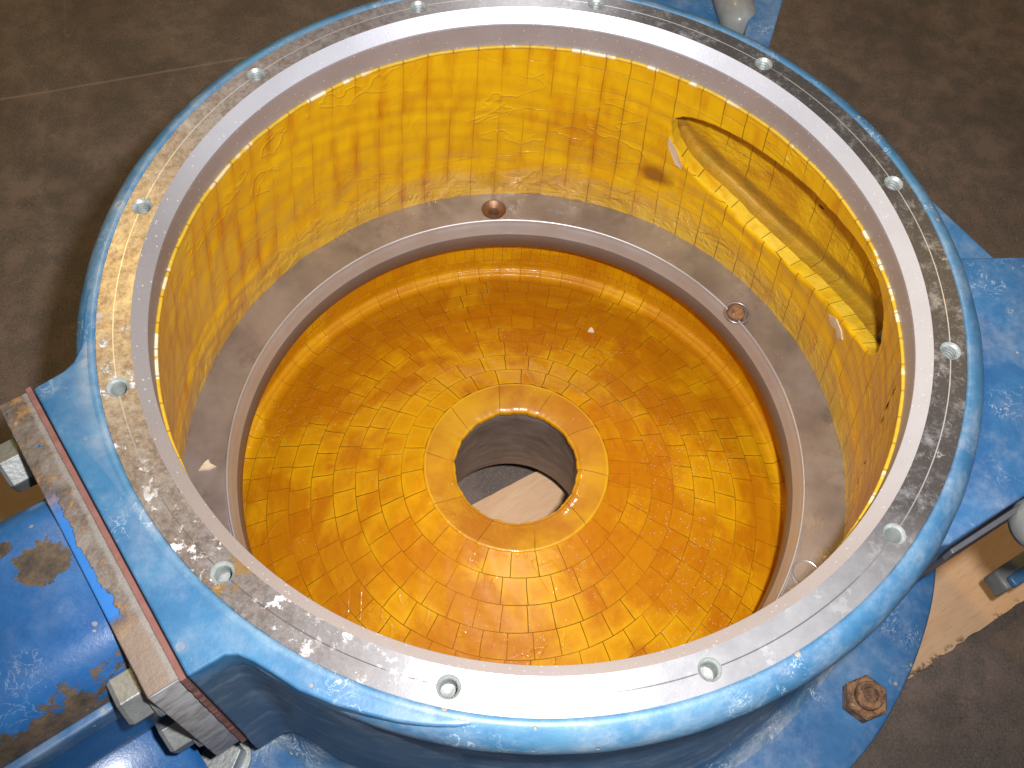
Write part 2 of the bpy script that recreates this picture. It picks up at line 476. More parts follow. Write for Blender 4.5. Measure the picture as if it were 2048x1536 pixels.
def m_concrete():
    t = T('stained_concrete')
    a = t.noise(1.3, 6, 0.62, off=1)
    b_ = t.noise(7, 6, 0.7, off=2)
    f = t.noise(95, 3, 0.8, off=3)
    c = t.mix(t.ss(a, 0.35, 0.65), (0.148, 0.100, 0.078), (0.21, 0.150, 0.120))
    c = t.mix(t.ss(b_, 0.40, 0.58) * 0.75, c, (0.078, 0.066, 0.053))
    c = t.mix(t.ss(f, 0.35, 0.75) * 0.6, c, (0.28, 0.22, 0.185))
    c = t.mix(t.ss(t.noise(200, 2, 0.8, off=13), 0.55, 0.7) * 0.5, c, (0.45, 0.39, 0.34))
    c = t.mix(t.ss(t.noise(14, 4, 0.7, off=9), 0.60, 0.72) * 0.35, c, (0.38, 0.32, 0.28))
    pit = (1.0 - t.ss(t.voro(7), 0.02, 0.05)) * t.ss(t.noise(6, 1, off=7), 0.5, 0.56)
    crk = 1.0 - t.ss((t.noise(1.7, 5, 0.6, off=71) * 2 - 1).abs(), 0.0, 0.012)
    c = t.mix(crk * 0.35 * t.ss(t.noise(1.3, 2, off=72), 0.5, 0.62), c, (0.05, 0.038, 0.03))
    gr = (1.0 - t.ss(t.voro(34), 0.05, 0.11)) * t.ss(t.noise(9, 2, off=73), 0.52, 0.6)
    c = t.mix(gr * 0.6, c, (0.42, 0.36, 0.31))
    oil = t.ss(t.noise(0.9, 4, 0.65, off=74), 0.54, 0.64)
    c = t.mix(oil * 0.35, c, (0.07, 0.052, 0.042))
    c = t.mix(pit * 0.6, c, (0.06, 0.04, 0.03))
    # saw-cut / scratch line crossing the floor at the far left
    x1, y1, x2, y2 = -2.80, 2.19, -1.70, 2.62
    L = math.hypot(x2 - x1, y2 - y1)
    nx, ny = -(y2 - y1) / L, (x2 - x1) / L
    d = (t.x * nx + t.y * ny - (x1 * nx + y1 * ny) + (t.noise(1.5, 2, off=31) - 0.5) * 0.04).abs()
    c = t.mix((1.0 - t.ss(d, 0.002, 0.012)) * 0.28, c, (0.48, 0.38, 0.31))
    s2 = 1.0 - t.ss((t.noise(1.1, 2, vec=t.vec(t.x * 3 + t.y, t.y * 0.5, 0.0), off=44) * 2 - 1).abs(), 0.0, 0.004)
    c = t.mix(s2 * 0.35 * t.ss(t.noise(4, 1, off=45), 0.5, 0.6), c, (0.32, 0.25, 0.2))
    return t.set(Base_Color=c, Roughness=0.75, Normal=t.bump(b_ * 0.6 + f * 0.5, 0.35, 0.012))


def m_wood(name, ax, dark=1.0):
    t = T(name)
    u = t.x * cos(ax) + t.y * sin(ax)
    w = t.y * cos(ax) - t.x * sin(ax)
    v = t.vec(u * 0.9, w * 5, t.z * 5)
    a = t.noise(2.0, 4, 0.6, vec=v, dist=1.0)
    f = t.noise(16, 4, 0.75, vec=t.vec(u * 0.8, w * 9, t.z * 9), off=4)
    c = t.mix(t.ss(a, 0.3, 0.7), tuple(k * dark for k in (0.74, 0.45, 0.25)), tuple(k * dark for k in (0.80, 0.53, 0.32)))
    c = t.mix(t.ss(f, 0.45, 0.75) * 0.35, c, tuple(k * dark for k in (0.36, 0.19, 0.09)))
    kn = (1.0 - t.ss(t.voro(5.5) + (f - 0.5) * 0.03, 0.05, 0.085)) * t.ss(t.noise(4, 1, off=7), 0.52, 0.56)
    c = t.mix(kn * 0.85, c, (0.03, 0.022, 0.02))
    sideband = t.ss((w - 0.0), -1.185, -1.213) * t.ss(t.noise(16, 4, off=17), 0.50, 0.56)
    c = t.mix(sideband * 0.8, c, (0.05, 0.035, 0.03))
    return t.set(Base_Color=c, Roughness=0.5, Normal=t.bump(f, 0.2, 0.004), Coat_Weight=0.15, Coat_Roughness=0.3)


MW, MF = m_lining('wall'), m_lining('floor')
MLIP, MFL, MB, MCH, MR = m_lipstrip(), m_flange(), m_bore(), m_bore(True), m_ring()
MRL = m_ring(True)
MRIM = m_blue('blue_rim_paint', deep=(0.028, 0.122, 0.26), light=(0.085, 0.225, 0.36), dust=0.5, chip=0.8)
MWALL = m_blue('dusty_blue_paint', deep=(0.03, 0.10, 0.21), light=(0.07, 0.17, 0.30), dust=0.85, chip=0.2, rough=0.55)
MDUCT = m_blue('blue_block_paint', deep=(0.018, 0.105, 0.25), light=(0.045, 0.185, 0.34), dust=0.30, chip=0.3, side_shade=0.75)
MLOW = m_blue('blue_flange_paint', deep=(0.018, 0.090, 0.235), light=(0.042, 0.160, 0.335), dust=0.34, chip=0.9)
MPIPE = m_blue('glossy_blue_paint', deep=(0.010, 0.080, 0.26), light=(0.026, 0.145, 0.38), dust=0.12, chip=0.3, rust=0.55,
               rough=0.25)
MPLATE, MGASK, MZINC, MRUST, MOUT = m_rustplate(), m_gasket(), m_zinc(), m_rust(), m_pipe()
MTHR = m_zinc('thread_steel', (0.38, 0.42, 0.41), (0.62, 0.66, 0.64), 0.7)
MBOT = m_zinc('hole_bottom_steel', (0.15, 0.155, 0.15), (0.27, 0.28, 0.27), 0.2)
MWORN = m_blue('worn_white_blue_paint', deep=(0.14, 0.15, 0.145), light=(0.27, 0.27, 0.26), dust=0.15, chip=0.1, rough=0.7)
MSINK = m_zinc('brown_countersink', (0.20, 0.11, 0.06), (0.34, 0.20, 0.12), 0.7)


def plain(name, col, rough=0.6):
    t = T(name)
    n = t.noise(40, 4, 0.6)
    return t.set(Base_Color=t.mix(n, tuple(k * 0.75 for k in col), tuple(min(1, k * 1.15) for k in col)), Roughness=rough,
                 Normal=t.bump(n, 0.3, 0.004))


MDARK = plain('dark_weathered_steel', (0.10, 0.10, 0.11), 0.45)
MCHIP = plain('bare_ceramic', (0.66, 0.55, 0.40), 0.4)

# ------------------------------------------------------------------ mesh helpers
root = None


def mk(name, verts, faces, mat, parent=None, smooth=True, origin_abs=True, bevel=0.0):
    me = bpy.data.meshes.new(name)
    vv = [(v[0] * S, v[1] * S, v[2] * S) for v in verts]
    me.from_pydata(vv, [], faces)
    me.materials.append(mat)
    me.polygons.foreach_set('use_smooth', [smooth] * len(me.polygons))
    me.update()
    o = bpy.data.objects.new(name, me)
    scene.collection.objects.link(o)
    if parent is not None:
        o.parent = parent
        if parent.type == 'EMPTY':
            o.location = (0, 0, -ZG * S)
    if bevel:
        b = o.modifiers.new('bevel', 'BEVEL')
        b.width = bevel * S
        b.segments = 4
        b.limit_method = 'ANGLE'
        b.angle_limit = radians(35)
        b.harden_normals = False
    return o


def tag(o, label, cat, group=None, kind=None):
    o['label'] = label
    if cat: o['category'] = cat
    if group: o['group'] = group
    if kind: o['kind'] = kind
    return o


def grid(P, closed_u=False):
    """P[u][v] array of points -> verts, faces"""
    nu, nv = len(P), len(P[0])
    verts = [tuple(p) for row in P for p in row]
    F = []
    for i in range(nu if closed_u else nu - 1):
        j = (i + 1) % nu
        for k in range(nv - 1):
            F.append((i * nv + k, j * nv + k, j * nv + k + 1, i * nv + k + 1))
    return verts, F


def lathe(prof, n=240, a0=0.0, a1=2 * pi, wob=None, c=(0, 0)):
    full = abs(a1 - a0 - 2 * pi) < 1e-6
    P = []
    for i in range(n if full else n + 1):
        a = a0 + (a1 - a0) * i / n
        row = []
        for (r, z) in prof:
            dr, dz = wob(a, r, z) if wob else (0, 0)
            row.append((c[0] + (r + dr) * cos(a), c[1] + (r + dr) * sin(a), z + dz))
        P.append(row)
    v, F = grid(P, full)
    F = [tuple(reversed(f)) for f in F]       # profile running outwards-down gives outward normals
    return v, F


def fine(prof, step):
    out = [prof[0]]
    for a, b in zip(prof, prof[1:]):
        k = max(1, int(math.hypot(b[0] - a[0], b[1] - a[1]) / step))
        out += [(a[0] + (b[0] - a[0]) * i / k, a[1] + (b[1] - a[1]) * i / k) for i in range(1, k + 1)]
    return out


def merge(*parts):
    V_, F_ = [], []
    for v, f in parts:
        o = len(V_)
        V_ += list(v)
        F_ += [tuple(i + o for i in q) for q in f]
    return V_, F_


def ring_with_holes(r0, r1, z, n, phase, rh, rb, skip=(), m=64):
    """flat annulus r0..r1 made of n sectors, each pierced by a round hole"""
    V_, F_ = [], []
    da = 2 * pi / n
    w = min(da / 2, 1.7 * rh / rb)

    def strip(a0, a1, k):
        o = len(V_)
        for i in range(k + 1):
            a = a0 + (a1 - a0) * i / k
            V_.append((r0 * cos(a), r0 * sin(a), z)); V_.append((r1 * cos(a), r1 * sin(a), z))
        F_.extend([(o + 2 * i, o + 2 * i + 1, o + 2 * i + 3, o + 2 * i + 2) for i in range(k)])

    for k in range(n):
        ac = phase + k * da
        if k in skip:
            strip(ac - da / 2, ac + da / 2, 48)
            continue
        strip(ac - da / 2, ac - w, 20)
        strip(ac + w, ac + da / 2, 20)
        bpts = []
        for i in range(160):
            s = i / 160
            if s < .25: a, r = ac - w + 2 * w * (s * 4), r0
            elif s < .5: a, r = ac + w, r0 + (r1 - r0) * (s * 4 - 1)
            elif s < .75: a, r = ac + w - 2 * w * (s * 4 - 2), r1
            else: a, r = ac - w, r1 - (r1 - r0) * (s * 4 - 3)
            bpts.append((r * cos(a), r * sin(a)))
        cx, cy = rb * cos(ac), rb * sin(ac)
        o = len(V_)
        ang = [math.atan2(p[1] - cy, p[0] - cx) for p in bpts]
        for p, g in zip(bpts, ang):
            V_.append((p[0], p[1], z))
            V_.append((cx + rh * cos(g), cy + rh * sin(g), z))
        L = len(bpts)
        for i in range(L):
            j = (i + 1) % L
            F_.append((o + 2 * i, o + 2 * i + 1, o + 2 * j + 1, o + 2 * j))
    # make every face point up
    out = []
    for f in F_:
        a, b, c = [V_[f[i]] for i in range(3)]
        cr = (b[0] - a[0]) * (c[1] - a[1]) - (b[1] - a[1]) * (c[0] - a[0])
        if abs(cr) < 1e-12:
            a, b, c = [V_[f[i]] for i in (0, 2, 3)]
            cr = (b[0] - a[0]) * (c[1] - a[1]) - (b[1] - a[1]) * (c[0] - a[0])
        out.append(f if cr > 0 else tuple(reversed(f)))
    return V_, out


def prism(poly, z0, z1):
    n = len(poly)
    ar = sum(poly[i][0] * poly[(i + 1) % n][1] - poly[(i + 1) % n][0] * poly[i][1] for i in range(n))
    if ar < 0: poly = poly[::-1]
    v = [(x, y, z0) for x, y in poly] + [(x, y, z1) for x, y in poly]
    F = [tuple(range(n - 1, -1, -1)), tuple(range(n, 2 * n))]
    F += [(i, (i + 1) % n, n + (i + 1) % n, n + i) for i in range(n)]
    return v, F


def frame(o, ax, up=(0, 0, 1)):
    ax = Vector(ax).normalized()
    u = Vector(up).cross(ax)
    if u.length < 1e-4: u = Vector((1, 0, 0))
    u.normalize()
    w = ax.cross(u)
    o = Vector(o)
    return lambda a, b, c: tuple(o + u * a + w * b + ax * c)


def revolve(fr, prof, n=32, hexa=False, rot=0.0):
    """prof [(r, h)] revolved about the frame's axis; closes both ends"""
    v, F = [], []
    k = 6 if hexa else n
    for (r, h) in prof:
        for i in range(k):
            a = 2 * pi * i / k + rot
            v.append(fr(r * cos(a), r * sin(a), h))
    for j in range(len(prof) - 1):
        for i in range(k):
            F.append((j * k + i, j * k + (i + 1) % k, (j + 1) * k + (i + 1) % k, (j + 1) * k + i))
    F.append(tuple(range(k - 1, -1, -1)))
    F.append(tuple(range((len(prof) - 1) * k, len(prof) * k)))
    return v, F


def noise1(seed, n=7, amp=1.0):
    rd = random.Random(seed)
    ks = [(rd.randint(2, 60), rd.uniform(0, 2 * pi), rd.uniform(.3, 1)) for _ in range(n)]
    tot = sum(k[2] for k in ks)
    return lambda a: amp * sum(w * sin(k * a + p) for k, p, w in ks) / tot


# ------------------------------------------------------------------ the setting
G = 60
gv = [(-G, -G, ZG), (G, -G, ZG), (G, G, ZG), (-G, G, ZG)]
ground = mk('floor', [(x, y, 0) for x, y, _ in gv], [(0, 1, 2, 3)], m_concrete(), smooth=False)
tag(ground, 'brown stained concrete workshop floor under the pump', None, kind='structure')


def board(name, label, ax, u0, u1, w0, w1, z0, z1, mat, seed=1):
    # a sawn sheet with slightly ragged long edges
    rd = random.Random(seed)
    pts = []
    n = 120
    for i in range(n + 1):
        pts.append((u0 + (u1 - u0) * i / n, w0 + rd.uniform(-0.005, 0.005)))
    for i in range(n + 1):
        pts.append((u1 + (u0 - u1) * i / n, w1 + rd.uniform(-0.001, 0.001)))
    poly = [(u * cos(ax) - w * sin(ax), u * sin(ax) + w * cos(ax)) for u, w in pts]
    v, F = prism(poly, z0 - ZG, z1 - ZG)
    o = mk(name, v, F, mat, smooth=False)
    tag(o, label, 'board')
    return o


AX = radians(35.0)
board('plywood_board', 'pale plywood board under the pump, seen through the central hole and at right', AX, -1.4, 2.12,
      -1.214, 0.228, ZG + 0.001, -1.85, m_wood('plywood', AX), 3)
board('wooden_plank', 'dark orange-brown plank behind the rusty inlet flange at left', AX, -3.6, -0.9, 0.95, 1.30,
      ZG + 0.001, -1.80, m_wood('dark_plank', AX, 0.45), 4)  # same wood colours as the plywood, scaled darker

# ------------------------------------------------------------------ the casing
root = bpy.data.objects.new('pump_casing', None)
scene.collection.objects.link(root)
root.empty_display_size = 0.1
tag(root, 'open blue cast pump casing with bright bolted rim and amber tiled lining', 'pump casing')

PH = radians(-113.942)
HOLES = [-(PH + k * pi / 6) for k in range(12)]
RH = 0.0245

# flange: pierced top face, outer chamfer into the paint and inner chamfer
fv = ring_with_holes(0.9607, 1.0385, 0.0, 12, HOLES[0], RH, 1.0)
flange = mk('machined_flange', *merge(fv, lathe([(1.0385, 0.0), (1.0400, -0.002), (1.0400, -0.03)], 360)), MFL, root, smooth=False)
flange['label'] = 'bright turned steel face around the mouth with twelve tapped holes'

thread = [(RH + 0.0004, 0.0004), (RH - 0.001, -0.0015), (RH - 0.0030, -0.006)]
zz = -0.006
while zz > -0.105:
    thread += [(RH - 0.0070, zz - 0.0028), (RH - 0.0070, zz - 0.0038), (RH - 0.0020, zz - 0.0070), (RH - 0.0020, zz - 0.0080)]
    zz -= 0.0094
tv, tf = lathe(thread, 40)
tf = [tuple(f) for f in tf]
bv, bf = lathe([(RH - 0.001, -0.046), (0.008, -0.049), (0.0005, -0.050)], 40)
th0 = None
for k, a in enumerate(HOLES):
    if th0 is None:
        th0 = mk('threaded_hole', tv, tf, MTHR, flange)
        bt0 = mk('hole_bottom', bv, bf, MBOT, th0)
        # outward faces point at the axis
        for q in (th0,):
            q.data.flip_normals()
        h, b = th0, bt0
    else:
        h = th0.copy()
        scene.collection.objects.link(h)
        h.parent = flange
    h.location = (cos(a) * S, sin(a) * S, 0)
    if h is not th0:
        pass
bt0.parent = flange
bt0.location = (cos(HOLES[0]) * S, sin(HOLES[0]) * S, 0)
bt0.name = 'hole_bottom'
for k, a in enumerate(HOLES[1:]):
    b = bt0.copy()
    scene.collection.objects.link(b)
    b.parent = flange
    b.location = (cos(a) * S, sin(a) * S, -0.004 * S if sin(a) < -0.72 else -0.034 * S)

# turned bore: chamfer and straight wall above the lining
bore = mk('bore_chamfer', *lathe(fine([(0.9607, 0.0), (0.9594, -0.0015), (0.9310, -0.0345)], 0.01), 360), MCH, root)
bore2 = mk('bore_wall', *lathe(fine([(0.9310, -0.0345), (0.9302, -0.036), (0.9385, -0.135), (0.950, -0.15)], 0.01), 360), MB, root)

# outer shell
lip = [(1.0400, -0.004), (1.0415, 0.0015), (1.048, 0.0035), (1.058, 0.001), (1.070, -0.005), (1.081, -0.014), (1.090, -0.026),
       (1.0955, -0.040), (1.0975, -0.054), (1.096, -0.068), (1.090, -0.080), (1.082, -0.088), (1.073, -0.094)]
wl = noise1(3, 8, 0.0016)
rim = mk('rim_lip', *lathe(lip, 360, wob=lambda a, r, z: ((wl(a) if r > 1.045 else 0.0004 * sin(a * 57) * cos(a * 31)), 0)), MRIM, root)
rim['label'] = 'rounded light blue painted lip around the steel face'
wall = [(1.074, -0.094), (1.066, -0.105), (1.063, -0.13), (1.066, -0.25), (1.072, -0.42), (1.079, -0.58), (1.086, -0.72),
        (1.098, -0.81), (1.112, -0.855), (1.132, -0.882), (1.150, -0.893)]
SL0, SL1 = radians(2), radians(70)


def shell_wall():
    v, F = lathe(fine(wall, 0.03), 360)
    keep = []
    for f in F:
        cx = sum(v[i][0] for i in f) / 4; cy = sum(v[i][1] for i in f) / 4; cz = sum(v[i][2] for i in f) / 4
        a = math.atan2(cy, cx)
        if SL0 < a < SL1 and -0.72 < cz < -0.14: continue
        keep.append(f)
    return v, keep


mk('side_wall', *shell_wall(), MWALL, root)['label'] = 'dusty scuffed blue outer side wall below the lip'
we = noise1(9, 9, 0.006)
lowf = [(1.149, -0.8925), (1.17, -0.8995), (1.20, -0.904), (1.30, -0.907), (1.338, -0.909), (1.345, -0.916), (1.346, -0.985), (1.338, -0.995), (1.10, -1.0),
        (1.08, -1.30), (1.03, -1.46), (0.80, -1.48), (0.42, -1.50), (0.36, -1.56), (0.35, -1.648), (0.279, -1.650)]
mk('lower_flange', *lathe(fine(lowf, 0.04), 360, wob=lambda a, r, z: ((we(a) if r > 1.32 else 0), 0)), MLOW, root)

# ------------------------------------------------------------------ lining with the slot
def rwall(z):
    return 0.9305 + (z + 0.1245) * (1.064 - 0.9305) / (-0.9445 + 0.1245)


wA, wB = noise1(21, 8, 0.0035), noise1(22, 8, 0.003)


def wallp(a, z, out=0.0):
    r = rwall(z) + out + wA(a + z * 0.7) * min(1, (-z - 0.12) * 6) + wB(a * 0.5 - z * 2) * min(1, (-z - 0.12) * 6)
    return (r * cos(a), r * sin(a), z)


slot_deg = [(66.3, -.36), (65, -.30), (61, -.268), (56.8, -.254), (50, -.242), (43, -.230), (35.7, -.216), (27.3, -.196), (19, -.170), (12.5, -.172),
            (8.5, -.210), (6.4, -.270), (6.2, -.345), (9.5, -.435), (16.9, -.508), (25, -.570), (33, -.615), (40, -.640),
            (46.8, -.634), (53, -.600), (60, -.545), (64.5, -.46)]


def catmull(pts, k):
    out = []
    n = len(pts)
    for i in range(n):
        p0, p1, p2, p3 = pts[i - 1], pts[i], pts[(i + 1) % n], pts[(i + 2) % n]
        for j in range(k):
            s = j / k
            out.append(tuple(0.5 * (2 * p1[d] + (p2[d] - p0[d]) * s + (2 * p0[d] - 5 * p1[d] + 4 * p2[d] - p3[d]) * s * s
                                    + (3 * p1[d] - p0[d] - 3 * p2[d] + p3[d]) * s ** 3) for d in (0, 1)))
    return out


rdm = random.Random(5)
slot = [(radians(a), z) for a, z in catmull(slot_deg, 8)]
ns = len(slot)
cw = noise1(33, 8, 0.004)
slot = [(a + cw(i * 2 * pi / ns), z + cw(1 + i * 2 * pi / ns)) for i, (a, z) in enumerate(slot)]
A0, A1, Z0, Z1 = radians(-6), radians(78), -0.1245, -0.945
cth, cz0 = radians(37), -0.40


def to_rect(a, z):
    dx, dz = a - cth, z - cz0
    s = 1e9
    if dx > 1e-9: s = min(s, (A1 - cth) / dx)
    if dx < -1e-9: s = min(s, (A0 - cth) / dx)
    if dz > 1e-9: s = min(s, (Z0 - cz0) / dz)
    if dz < -1e-9: s = min(s, (Z1 - cz0) / dz)
    return cth + dx * s, cz0 + dz * s


ray_pts = []
# slot curve re-sampled plus the four rectangle corners as extra rays
def slot_hit(ca, cz_):
    best = None
    dx, dz = ca - cth, cz_ - cz0
    for i in range(ns):
        p, q = slot[i], slot[(i + 1) % ns]
        ex, ez = q[0] - p[0], q[1] - p[1]
        den = dx * ez - dz * ex
        if abs(den) < 1e-12: continue
        s = ((p[0] - cth) * ez - (p[1] - cz0) * ex) / den
        u = ((p[0] - cth) * dz - (p[1] - cz0) * dx) / den
        if s > 0 and 0 <= u <= 1:
            best = (i, u, cth + dx * s, cz0 + dz * s)
    return best


ring_pts = [(i + 0.0, p) for i, p in enumerate(slot)]
corners = []
for c in ((A0, Z0), (A1, Z0), (A0, Z1), (A1, Z1)):
    hbest = slot_hit(*c)
    if hbest:
        corners.append((hbest[0] + hbest[1] + 1e-4, (hbest[2], hbest[3]), c))
allp = [(k, p, None) for k, p in ring_pts] + corners
allp.sort(key=lambda q: q[0])
MR_ = 26
P = []
for k, p, c in allp:
    q = c if c else to_rect(*p)
    row = []
    for j in range(MR_ + 1):
        s = (j / MR_) ** 1.3
        a, z = p[0] + (q[0] - p[0]) * s, p[1] + (q[1] - p[1]) * s
        row.append(wallp(a, z, 0.008 * max(0, 1 - j / 1.5)))
    P.append(row)
pv, pf = grid(P, True)
# rest of the wall
Q = []
NA = 420
zs = np.linspace(-0.1245, -0.945, 60)
for i in range(NA + 1):
    a = A1 + (2 * pi + A0 - A1) * i / NA
    Q.append([wallp(a, z) for z in zs])
qv, qf = grid(Q)


def orient_in(v, F):
    out = []
    for f in F:
        a, b, c = [Vector(v[f[i]]) for i in range(3)]
        n = (b - a).cross(c - a)
        m_ = (a + b + c) / 3
        out.append(f if n.dot(Vector((-m_.x, -m_.y, 0))) > 0 else tuple(reversed(f)))
    return out


lin = mk('wall_lining', *merge((pv, orient_in(pv, pf)), (qv, orient_in(qv, qf))), MW, root)
lin['label'] = 'tall amber resin-coated tile lining of the upper chamber'

# top edge of the lining
wz = noise1(44, 9, 0.0022)
wr = noise1(45, 9, 0.0016)
LP = []
NL = 520
for i in range(NL):
    a = 2 * pi * i / NL
    dz = wz(a)
    LP.append([((r + wr(a)) * cos(a), (r + wr(a)) * sin(a), z + dz) for r, z in
               ((0.9400, -0.1225), (0.9365, -0.1205), (0.9335, -0.1202), (0.9305, -0.1215), (0.9297, -0.1250), (0.9305, -0.1300), (0.9340, -0.133))])
lv, lf = grid(LP, True)
lf = [tuple(reversed(f)) for f in lf]
le = mk('lining_edge', lv, lf, MLIP, lin)
le['label'] = 'thin upper edge of the lining with pale bare tile ends'

# the pocket behind the slot: cut tile edge, then a recess running outwards
dirx, diry = cos(AX), sin(AX)
cutP = []
for a, z in slot:
    p0 = Vector(wallp(a, z, 0.008))
    out = Vector((cos(a), sin(a), 0)) * 0.045
    cz_ = z - cz0
    cutP.append([tuple(p0), tuple(p0 + out * 0.12 + Vector((0, 0, -0.001 * np.sign(cz_)))), tuple(p0 + out * 0.5), tuple(p0 + out)])
cv, cf = grid(cutP, True)
mc = [sum(v[i] for v in cv) / len(cv) for i in range(3)]


def orient_to(v, F, c):
    out = []
    C_ = Vector(c)
    for f in F:
        p = [Vector(v[i]) for i in f]
        n = (p[1] - p[0]).cross(p[2] - p[0])
        m_ = sum(p, Vector()) / len(p)
        out.append(f if n.dot(C_ - m_) > 0 else tuple(reversed(f)))
    return out


def m_cut():
    t = T('cut_tile_edge')
    t.polar()
    u = t.th * 14.5
    k = t.white(u.floor(), 8.0)
    c = t.mix(k, (0.70, 0.46, 0.01), (0.80, 0.58, 0.06))
    c = t.mix(t.ss(t.noise(12, 4, off=3), 0.5, 0.7) * 0.5, c, (0.6, 0.2, 0.005))
    j = 1.0 - t.ss(edge_dist(t, u), 0.008, 0.03)
    c = t.mix(j * 0.7, c, (0.12, 0.05, 0.005))
    return t.set(Base_Color=c, Roughness=0.35, Coat_Weight=0.6, Coat_Roughness=0.08,
                 Normal=t.bump(t.noise(24, 3) - j * 0.6, 0.6, 0.010))


cut = mk('slot_edge', cv, orient_to(cv, cf, mc), m_cut(), lin)
cut['label'] = 'cut tile edge around the inlet slot'


def m_pocket():
    t = T('slot_recess_resin')
    t.polar()
    n1 = t.noise(9, 5, 0.65, off=2)
    amber = t.ss(n1, 0.40, 0.62) * 0.7 + t.ss(t.noise(3, 3, off=3), 0.4, 0.7) * 0.5
    c = t.mix(amber.min(1.0), (0.70, 0.46, 0.005), (0.50, 0.25, 0.003))
    u = t.th * 12.0 + (n1 - 0.5) * 0.3
    v = t.z * 9.0 + (n1 - 0.5) * 0.3
    j = (1.0 - t.ss(edge_dist(t, u).min(edge_dist(t, v)), 0.006, 0.022)) * t.ss(t.noise(4, 1, off=5), 0.45, 0.6)
    c = t.mix(j * 0.6, c, (0.15, 0.06, 0.003))
    # brown along the crease, olive-brown below it
    cr = t.z + 0.600 - (t.th - 0.716) * (t.th - 0.716) * 0.82 + (n1 - 0.5) * 0.05
    c = t.mix((1.0 - t.ss(cr.abs(), 0.008, 0.045)) * 0.75, c, (0.24, 0.10, 0.012))
    c = t.mix(t.ss(cr, 0.030, -0.010) * 0.72, c, t.mix(t.ss(n1, 0.4, 0.6), (0.25, 0.135, 0.012), (0.40, 0.22, 0.012)))
    return t.set(Base_Color=c, Roughness=0.6, Coat_Weight=0.12, Coat_Roughness=0.25,
                 Normal=t.bump(t.noise(26, 4, 0.7) - j * 0.5, 0.7, 0.014))


pk = []
for a, z in slot:
    p0 = Vector(wallp(a, z, 0.008)) + Vector((cos(a), sin(a), 0)) * 0.045
    row = [p0]
    ca, cz_ = a - cth, z - cz0
    for s, o_, sh in ((0.1, 0.0, 1.03), (0.35, 0.010, 1.035), (0.35, 0.030, 1.035), (0.35, 0.046, 1.03), (0.7, 0.052, 1.015), (1.0, 0.0545, 0.99), (1.0, 0.055, 0.90), (1.0, 0.055, 0.6), (1.0, 0.055, 0.3), (1.0, 0.055, 0.02)):
        aa, zc = cth + ca * sh, cz0 + cz_ * sh
        r = rwall(zc) + 0.053 + o_
        row.append(Vector((r * cos(aa), r * sin(aa), zc)))
    pk.append([tuple(q) for q in row])
kv, kf = grid(pk, True)
pocket = mk('slot_recess', kv, orient_to(kv, kf, (0.7, 0.5, 0.2)), m_pocket(), lin)
pocket['label'] = 'shallow tiled recess behind the inlet slot'

# bare ceramic chips on the slot's lower edge and one torn flake at the far left
def flake(name, pts, off, parent, mat=None, thick=0.004):
    n = len(pts)
    fr = [Vector(wallp(radians(a), z, off)) for a, z in pts]
    bk = [Vector(wallp(radians(a), z, off + thick)) for a, z in pts]
    v = [tuple(q) for q in fr + bk]
    F = [tuple(range(n)), tuple(range(2 * n - 1, n - 1, -1))] + [(i, (i + 1) % n, n + (i + 1) % n, n + i) for i in range(n)]
    return mk(name, v, F, mat or MCHIP, parent, smooth=False)


flake('bare_chip', [(20.3, -.555), (22.6, -.590), (21.2, -.612), (19.4, -.590), (18.4, -.618), (16.8, -.582), (18, -.560)], -0.003, lin)
flake('bare_chip', [(66.3, -.41), (66.3, -.45), (64.1, -.53), (62.6, -.545), (62.7, -.52), (64.7, -.45)], -0.003, lin)

# ------------------------------------------------------------------ wear ring
rv = ring_with_holes(0.9335, 1.085, -0.9445, 6, radians(39.7), 0.046, 0.988, skip=(0, 2, 5))
inner = [(0.9335, -0.9445), (0.9315, -0.9465), (0.9300, -0.945), (0.9290, -0.930), (0.9265, -0.926), (0.9225, -0.9265), (0.9205, -0.932),
         (0.9200, -0.940), (0.9185, -0.942), (0.9060, -0.981), (0.9035, -0.987), (0.9010, -0.990), (0.8965, -1.043), (0.900, -1.05), (0.99, -1.052)]
ring = mk('wear_ring', *merge(rv), MR, root, smooth=False)
ring['label'] = 'flat brownish steel wear ring dividing the two chambers'
il = mk('ring_lip', *lathe(fine(inner, 0.02), 360), MRL, ring)
sink = [(0.0462, -0.0002), (0.045, -0.003), (0.023, -0.012), (0.0195, -0.014), (0.0190, -0.075)]
sv, sf = lathe(sink, 40)
cs0 = None
for k in (1, 3, 4):
    a = radians(39.7) + k * pi / 3
    if cs0 is None:
        cs0 = mk('countersunk_hole', sv, sf, MSINK, ring)
        o = cs0
        bt = revolve(frame((0, 0, -0.06), (0, 0, 1)), [(0.019, 0), (0.019, 0.002)])
        plug = mk('hole_bottom', *bt, MTHR, ring)
        pl = plug
    else:
        o = cs0.copy(); scene.collection.objects.link(o)
        pl = plug.copy(); scene.collection.objects.link(pl)
        pl.parent = ring
    o.parent = ring
    for q in (o, pl):
        q.location = (0.988 * cos(a) * S, 0.988 * sin(a) * S, -0.9445 * S)
a = radians(39.7 - 60)
bp = mk('blind_plug', *revolve(frame((0.975 * cos(a), 0.975 * sin(a), -0.9455), (0, 0, 1)), [(0.045, 0.0), (0.045, 0.0018), (0.042, 0.0024), (0.039, 0.0012), (0.002, 0.0012)], 48), MR, ring, smooth=False)
bp['label'] = 'faint plugged hole at the near right of the ring'
